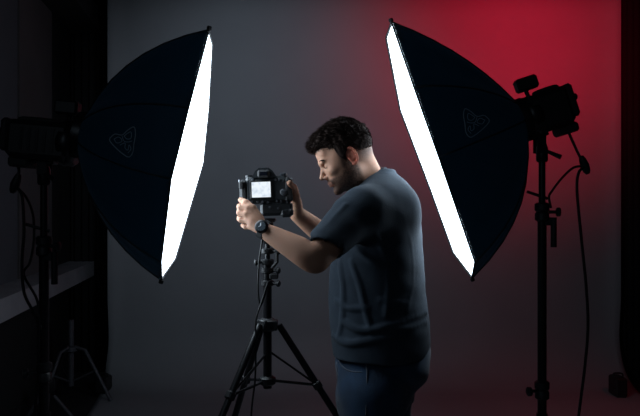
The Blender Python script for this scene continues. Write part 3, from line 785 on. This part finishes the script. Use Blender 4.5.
# strands
vs = []; fs = []; rel = (hv-np.array(HC0))@HR/HS
cand = rng.choice(len(hv), 9000)
for i in cand:
    f, l, u = rel[i]; tp = min(1, max(0, (u-3.5)/5))
    nrm_ = Vector((f+1.2, l, (u-3.6))).normalized()
    dv = (nrm_*(.45) + Vector((.75, .15*random.uniform(-1, 1), .05))*tp + Vector((-.2, 0, -.75))*(1-tp) + Vector([random.uniform(-.25, .25) for _ in range(3)])).normalized()
    L = .45+1.7*tp*random.uniform(.5, 1); p = Vector(H(f, u, l)); q_ = Vector((f, l, u))+dv*L
    q = Vector(H(q_[0], q_[2], q_[1])); sd = (q-p).cross(Vector((random.random(), random.random(), random.random()))).normalized()*.0011
    n = len(vs); vs += [p-sd, p+sd, q]; fs.append((n, n+1, n+2))
MB().add(vs, fs).build('hair_strands', M['hair'], hair, kind='stuff')

# shirt
def loft(F_, rows, thr, k, zc=None):
    """rows: (py, xl, xr, b side half width, depth offset); elliptical trunk from the photographed outline"""
    R_ = sorted([(CAMH-(py-208)/FPX*PY, ((xl+xr)/2-320)/FPX*PY, (xr-xl)/2/FPX*PY, b, dy) for py, xl, xr, b, dy in rows])
    Z = np.array([r[0] for r in R_]); CX = np.array([r[1] for r in R_]); HW = np.array([r[2] for r in R_]); B = np.array([r[3] for r in R_]); DY = np.array([r[4] for r in R_])
    def fn(x, y, z):
        zz = z.ravel(); g = lambda A: np.interp(zz, Z, A)[None, None, :]
        # smooth the table a little
        g = lambda A: (sum(np.interp(zz+o, Z, A) for o in (-.02, -.01, 0, .01, .02))/5)[None, None, :]
        b = g(B); a = np.sqrt(np.maximum(g(HW)**2-(b*math.sin(thr))**2, .002))/math.cos(thr)
        dx = x-g(CX); dy = y-PY-g(DY)
        f = dx*FWD.x+dy*FWD.y; l = dx*LEFT.x+dy*LEFT.y
        e = 2.25; k0 = (np.abs(f/a)**e+np.abs(l/b)**e)**(1/e); d = (k0-1)*np.minimum(a, b)*.95
        return np.maximum(d, np.maximum(z-Z[-1], Z[0]-z))
    F_.op(fn, (CX.min()-.3, PY-.32, Z[0]), (CX.max()+.3, PY+.32, Z[-1]), k)
sh = Field((-.03, 2.08, .90), (.46, 2.80, 1.66), .0040)
loft(sh, [(169.5, 372, 391, .060, 0), (171.5, 369, 394, .080, 0), (174, 367, 399, .095, 0), (179, 363, 405, .125, 0), (185, 359, 410.5, .155, 0), (192, 354, 415, .175, 0), (202, 348, 419, .19, 0), (215, 341, 421.5, .205, 0), (238, 336, 422.5, .205, 0),
          (265, 331, 424, .195, 0), (294, 329, 425.5, .19, 0), (315, 330, 428.5, .195, 0), (330, 331, 430, .20, 0), (345, 333, 430.5, .20, 0), (353, 334, 429, .197, 0)], th, .02)
sh.cone(W(377, 207, 2.36), W(362, 214, 2.28), .066, .066, .05)
sh.cone(W(364, 211, 2.28), W(326, 247, 2.145), .069, .053, .03)
sh.cone(W(345, 212, 2.25), W(322, 238, 2.165), .040, .034, .03)
sh.cone(W(381, 203, 2.58), W(384, 208, 2.66), .075, .068, .05); sh.cone(W(386, 207, 2.66), W(354, 236, 2.63), .068, .056, .03)
# chest / shoulder-blade mass
sh.cone(W(364, 213, 2.285), W(394, 214, 2.375), .066, .070, .06)
sh.ell(W(399, 210, 2.40), (.055, .07, .075), None, .05); sh.ell(W(398, 210, 2.56), (.05, .07, .075), None, .05)
# cuffs: cut clean, then hollow
ua = (Vector(elL)-Vector(shL_)).normalized(); cn = (ua*.75+Vector((-.1, -.1, -.62))).normalized(); cp = W(326.5, 248.5, 2.14)
def plane_cut(F_, p, nrm_, lo_, hi_, k=.004):
    F_.op(lambda x, y, z: -((x-p[0])*nrm_[0]+(y-p[1])*nrm_[1]+(z-p[2])*nrm_[2]), lo_, hi_, k, 's')
plane_cut(sh, cp, cn, (cp.x-.12, 2.06, cp.z-.09), (cp.x+.055, 2.235, cp.z+.09))
sh.cone(cp+ua*.06, cp-ua*.015, .0475, .045, .004, 's')
ub = (Vector(elR)-Vector(shR_)).normalized(); cq = W(352, 238, 2.63); plane_cut(sh, cq, ub, (cq.x-.12, 2.56, cq.z-.1), (cq.x+.04, 2.78, cq.z+.09))
# neck opening
ncut = (Vector(nb)-nk).normalized()
sh.cone(W(369, 181, 2.455), W(352, 152, 2.42), .064, .075, .006, 's')
# folds: ridges and grooves that follow the drape
def fold(pts, r, depth, mode='u'):
    q = smoothline(pts, 5)
    for a, b_ in zip(q, q[1:]): sh.cone(a, b_, r, r, .012, mode)
def on(px, py, off=0.0):
    """a point on the near side of the trunk at this height"""
    z = CAMH-(py-208)/FPX*PY; sl_, X_ = sh.region((W(px, py, PY).x-.001, 2.05, z-.001), (W(px, py, PY).x+.001, PY, z+.001))
    col_ = sh.a[sl_][0, :, 0]; ys = X_[1].ravel(); ins = np.where(col_ < 0)[0]
    Yn = ys[ins[0]] if len(ins) else PY-.15
    # redo with the true perspective at that depth
    return Vector(((px-320)/FPX*Yn, Yn+off, CAMH-(py-208)/FPX*Yn))
ridge = [
    ([(352, 262), (360, 285), (366, 312), (372, 334)], .006), ([(341, 262), (344, 290), (343, 320), (340, 340)], .007),
    ([(372, 228), (384, 252), (388, 285), (386, 315)], .007), ([(400, 215), (408, 245), (410, 280), (405, 310)], .008),
    ([(335, 336), (350, 343), (372, 340), (395, 336)], .009), ([(345, 322), (362, 330), (385, 327), (410, 318), (424, 312)], .008),
    ([(390, 330), (408, 328), (424, 322)], .009), ([(352, 238), (366, 243), (384, 242)], .006), ([(380, 300), (400, 303), (420, 297)], .006),
    ([(358, 250), (374, 262), (396, 268)], .006), ([(337, 300), (350, 308), (368, 308)], .006)]
lines = [([on(*p, off=.0045) for p in pl], r) for pl, r in ridge]
for pl, r in lines: fold(pl, r, 0)
groove = []
for pl, r in [([on(*p, off=-.003) for p in pl], r) for pl, r in groove]: fold(pl, r, 0, 's')
for a, b_, r in (((352, 214, 2.205), (325, 240, 2.115), .008), ((362, 224, 2.20), (338, 247, 2.13), .007), ((345, 206, 2.20), (322, 233, 2.13), .006)):
    sh.cone(W(*a)+Vector((0, .002, 0)), W(*b_)+Vector((0, .002, 0)), r*.9, r*.7, .012)
sl, X = sh.region(sh.lo, sh.lo+sh.n*sh.h)
hemz = CAMH-(350-208)/FPX*PY
x_, y_, z_ = X
sh.a[sl] += (.0006*np.sin(x_*38+z_*21+np.sin(y_*23)*1.3)*np.sin(y_*31-z_*27+1.0)+.0005*np.sin(z_*85+x_*40+2*np.sin(y_*17))).astype(np.float32)
# hollow hem
sh.op(lambda x, y, z: np.sqrt(((x-W(381, 0, PY).x)/.150)**2+((y-PY)/.175)**2+((z-(hemz-.02))/.05)**2)*.1-.1, (0, 2.2, hemz-.09), (.45, 2.75, hemz+.04), .003, 's')
sv, sf = sh.mesh(); shirt = np_obj('t_shirt', sv, sf, M['shirt'], man)
# collar rib
cc = W(369, 177, 2.455); ax_ = (W(352, 152, 2.42)-W(369, 181, 2.455)).normalized(); cu = ax_.orthogonal().normalized(); cvv = ax_.cross(cu)
shb = BVHTree.FromPolygons([tuple(v) for v in sv], [tuple(int(i) for i in f) for f in sf]); ring = []
for k in range(41):
    a = 2*PI*k/40; p = cc+(cu*math.cos(a)+cvv*math.sin(a))*.066
    # slide along the neck axis until the rib sits on the cloth
    h = shb.find_nearest(p); ring.append(p.lerp(h[0], .85) if h[0] is not None else p)
ring = [(ring[i-1 if i else 39]+ring[i % 40]*2+ring[(i+1) % 40])/4 for i in range(40)]; ring.append(ring[0])
MB().tube(ring, .0065, 8, caps=False).build('collar', M['collar'], shirt, True)

# jeans
jn = Field((-.03, 2.10, .02), (.48, 2.82, 1.04), .0060)
loft(jn, [(341, 337, 428, .175, 0), (352, 336, 428, .180, 0), (366, 336.5, 423, .182, 0), (380, 337, 419, .18, 0), (392, 338, 415, .175, 0), (400, 340, 414, .17, 0)], th, .02)
hipN = W(372, 395, PY-.095); hipF = W(382, 395, PY+.10)
knN = Vector((hipN.x-.005, PY-.115, .50)); knF = Vector((hipF.x+.02, PY+.13, .50))
anN = Vector((hipN.x+.03, PY-.125, .09)); anF = Vector((hipF.x+.06, PY+.15, .09))
for h_, k_, a_ in ((hipN, knN, anN), (hipF, knF, anF)):
    jn.cone(h_, k_, .118 if h_ is hipN else .112, .078, .03); jn.cone(k_, a_, .078, .060, .03)
jn.ell(W(408, 362, PY), (.075, .15, .09), None, .03)
sl, X = jn.region(jn.lo, jn.lo+jn.n*jn.h)
x_, y_, z_ = X; jn.a[sl] += (.003*np.sin(z_*55+x_*30+1.5*np.sin(y_*20))*np.sin(y_*25+x_*18)).astype(np.float32)
jv, jf = jn.mesh(); jeans = np_obj('jeans', jv, jf, M['denim'], man)
jb = BVHTree.FromPolygons([tuple(v) for v in jv], [tuple(int(i) for i in f) for f in jf]); o0 = Vector((0, 0, CAMH))
def onj(px, py, off=.001):
    d = (W(px, py, 1)-o0).normalized(); h = jb.ray_cast(o0, d); return h[0]-d*off if h[0] is not None else W(px, py, 2.3)
for nm, pl, r in (('pocket_seam', [(338, 359), (342, 366), (350, 371), (362, 372)], .0022), ('side_seam', [(366, 356), (367, 380), (366, 410), (365, 440)], .0020), ('fly_seam', [(336.8, 362), (337.8, 380), (338.8, 405)], .0018)):
    MB().tube(smoothline([onj(*p) for p in pl], 6), r, 6).build(nm, M['denim_seam'], jeans, True)
for a in ((352, 356), (392, 357)):
    MB().tube([onj(a[0], a[1]-3), onj(a[0], a[1]+1, .005), onj(a[0], a[1]+6)], .0035, 6).build('belt_loop', M['denim'], jeans, True)
for a_ in (anN, anF):
    F_ = Field((a_.x-.24, a_.y-.08, -.01), (a_.x+.1, a_.y+.08, .16), .005)
    F_.ell((a_.x-.075, a_.y, .045), (.125, .048, .045), None, .01); F_.ell((a_.x+.005, a_.y, .06), (.06, .042, .055), None, .03); F_.ell((a_.x, a_.y, .10), (.045, .04, .05), None, .02)
    F_.op(lambda x, y, z: z+0*x+0*y, (a_.x-.3, a_.y-.1, -.02), (a_.x+.2, a_.y+.1, .01), 0, 's')
    v1, f1 = F_.mesh(); v1[:, 2] = np.maximum(v1[:, 2], .008); np_obj('shoe', v1, f1, M['shoe'], man)

# wristwatch on the near wrist
wc = Vector(wrL).lerp(W(261.5, 227, HY-.015), .35); wa = (Vector(wrL)-Vector(elL)).normalized()
wt = bpy.data.objects.new('wristwatch', None); C.objects.link(wt); wt.parent = man; wt.location = world_of(man).inverted() @ wc
wt['label'] = 'dark round wristwatch with black strap'
face_n = Vector((-.20, -.93, .32)); face_n = (face_n-wa*face_n.dot(wa)).normalized(); sn = wa.cross(face_n)
vs = []; fs = []
for k in range(36):
    a = 2*PI*k/36; d = face_n*math.cos(a)*.0275+sn*math.sin(a)*.0290
    for du, dr in ((-.010, 1.0), (-.010, 1.10), (.010, 1.10), (.010, 1.0)): vs.append(wc+d*dr+wa*du)
for k in range(36):
    for j in range(4): fs.append((k*4+j, k*4+(j+1) % 4, ((k+1) % 36)*4+(j+1) % 4, ((k+1) % 36)*4+j))
MB().add(vs, fs).build('strap', M['strap'], wt, 'auto')
fc_ = wc+face_n*.029
MB().lathe(fc_, fc_+face_n*.011, [(0, .019), (.3, .0215), (.8, .0215), (1, .0185)], 28).build('case', M['black_metal'], wt, 'auto')
M['dial'] = mat('watch_dial', (.10, .13, .155), .3)
MB().lathe(fc_+face_n*.011, fc_+face_n*.0118, [(0, .0155), (1, .0155)], 24).build('dial', M['dial'], wt)
hb = MB()
for a, L in ((.6, .011), (2.4, .008)):
    hb.tube([fc_+face_n*.0124, fc_+face_n*.0124+(sn*math.cos(a)+wa*math.sin(a))*L], .0008, 5)
for k in range(12):
    a = 2*PI*k/12; d = sn*math.cos(a)+wa*math.sin(a); hb.tube([fc_+face_n*.0121+d*.0125, fc_+face_n*.0121+d*.0148], .0007, 4)
hb.build('hands_and_marks', M['chrome'], wt)
print('SCENE BUILT', len(bv_), len(sv), len(jv), len(hv))
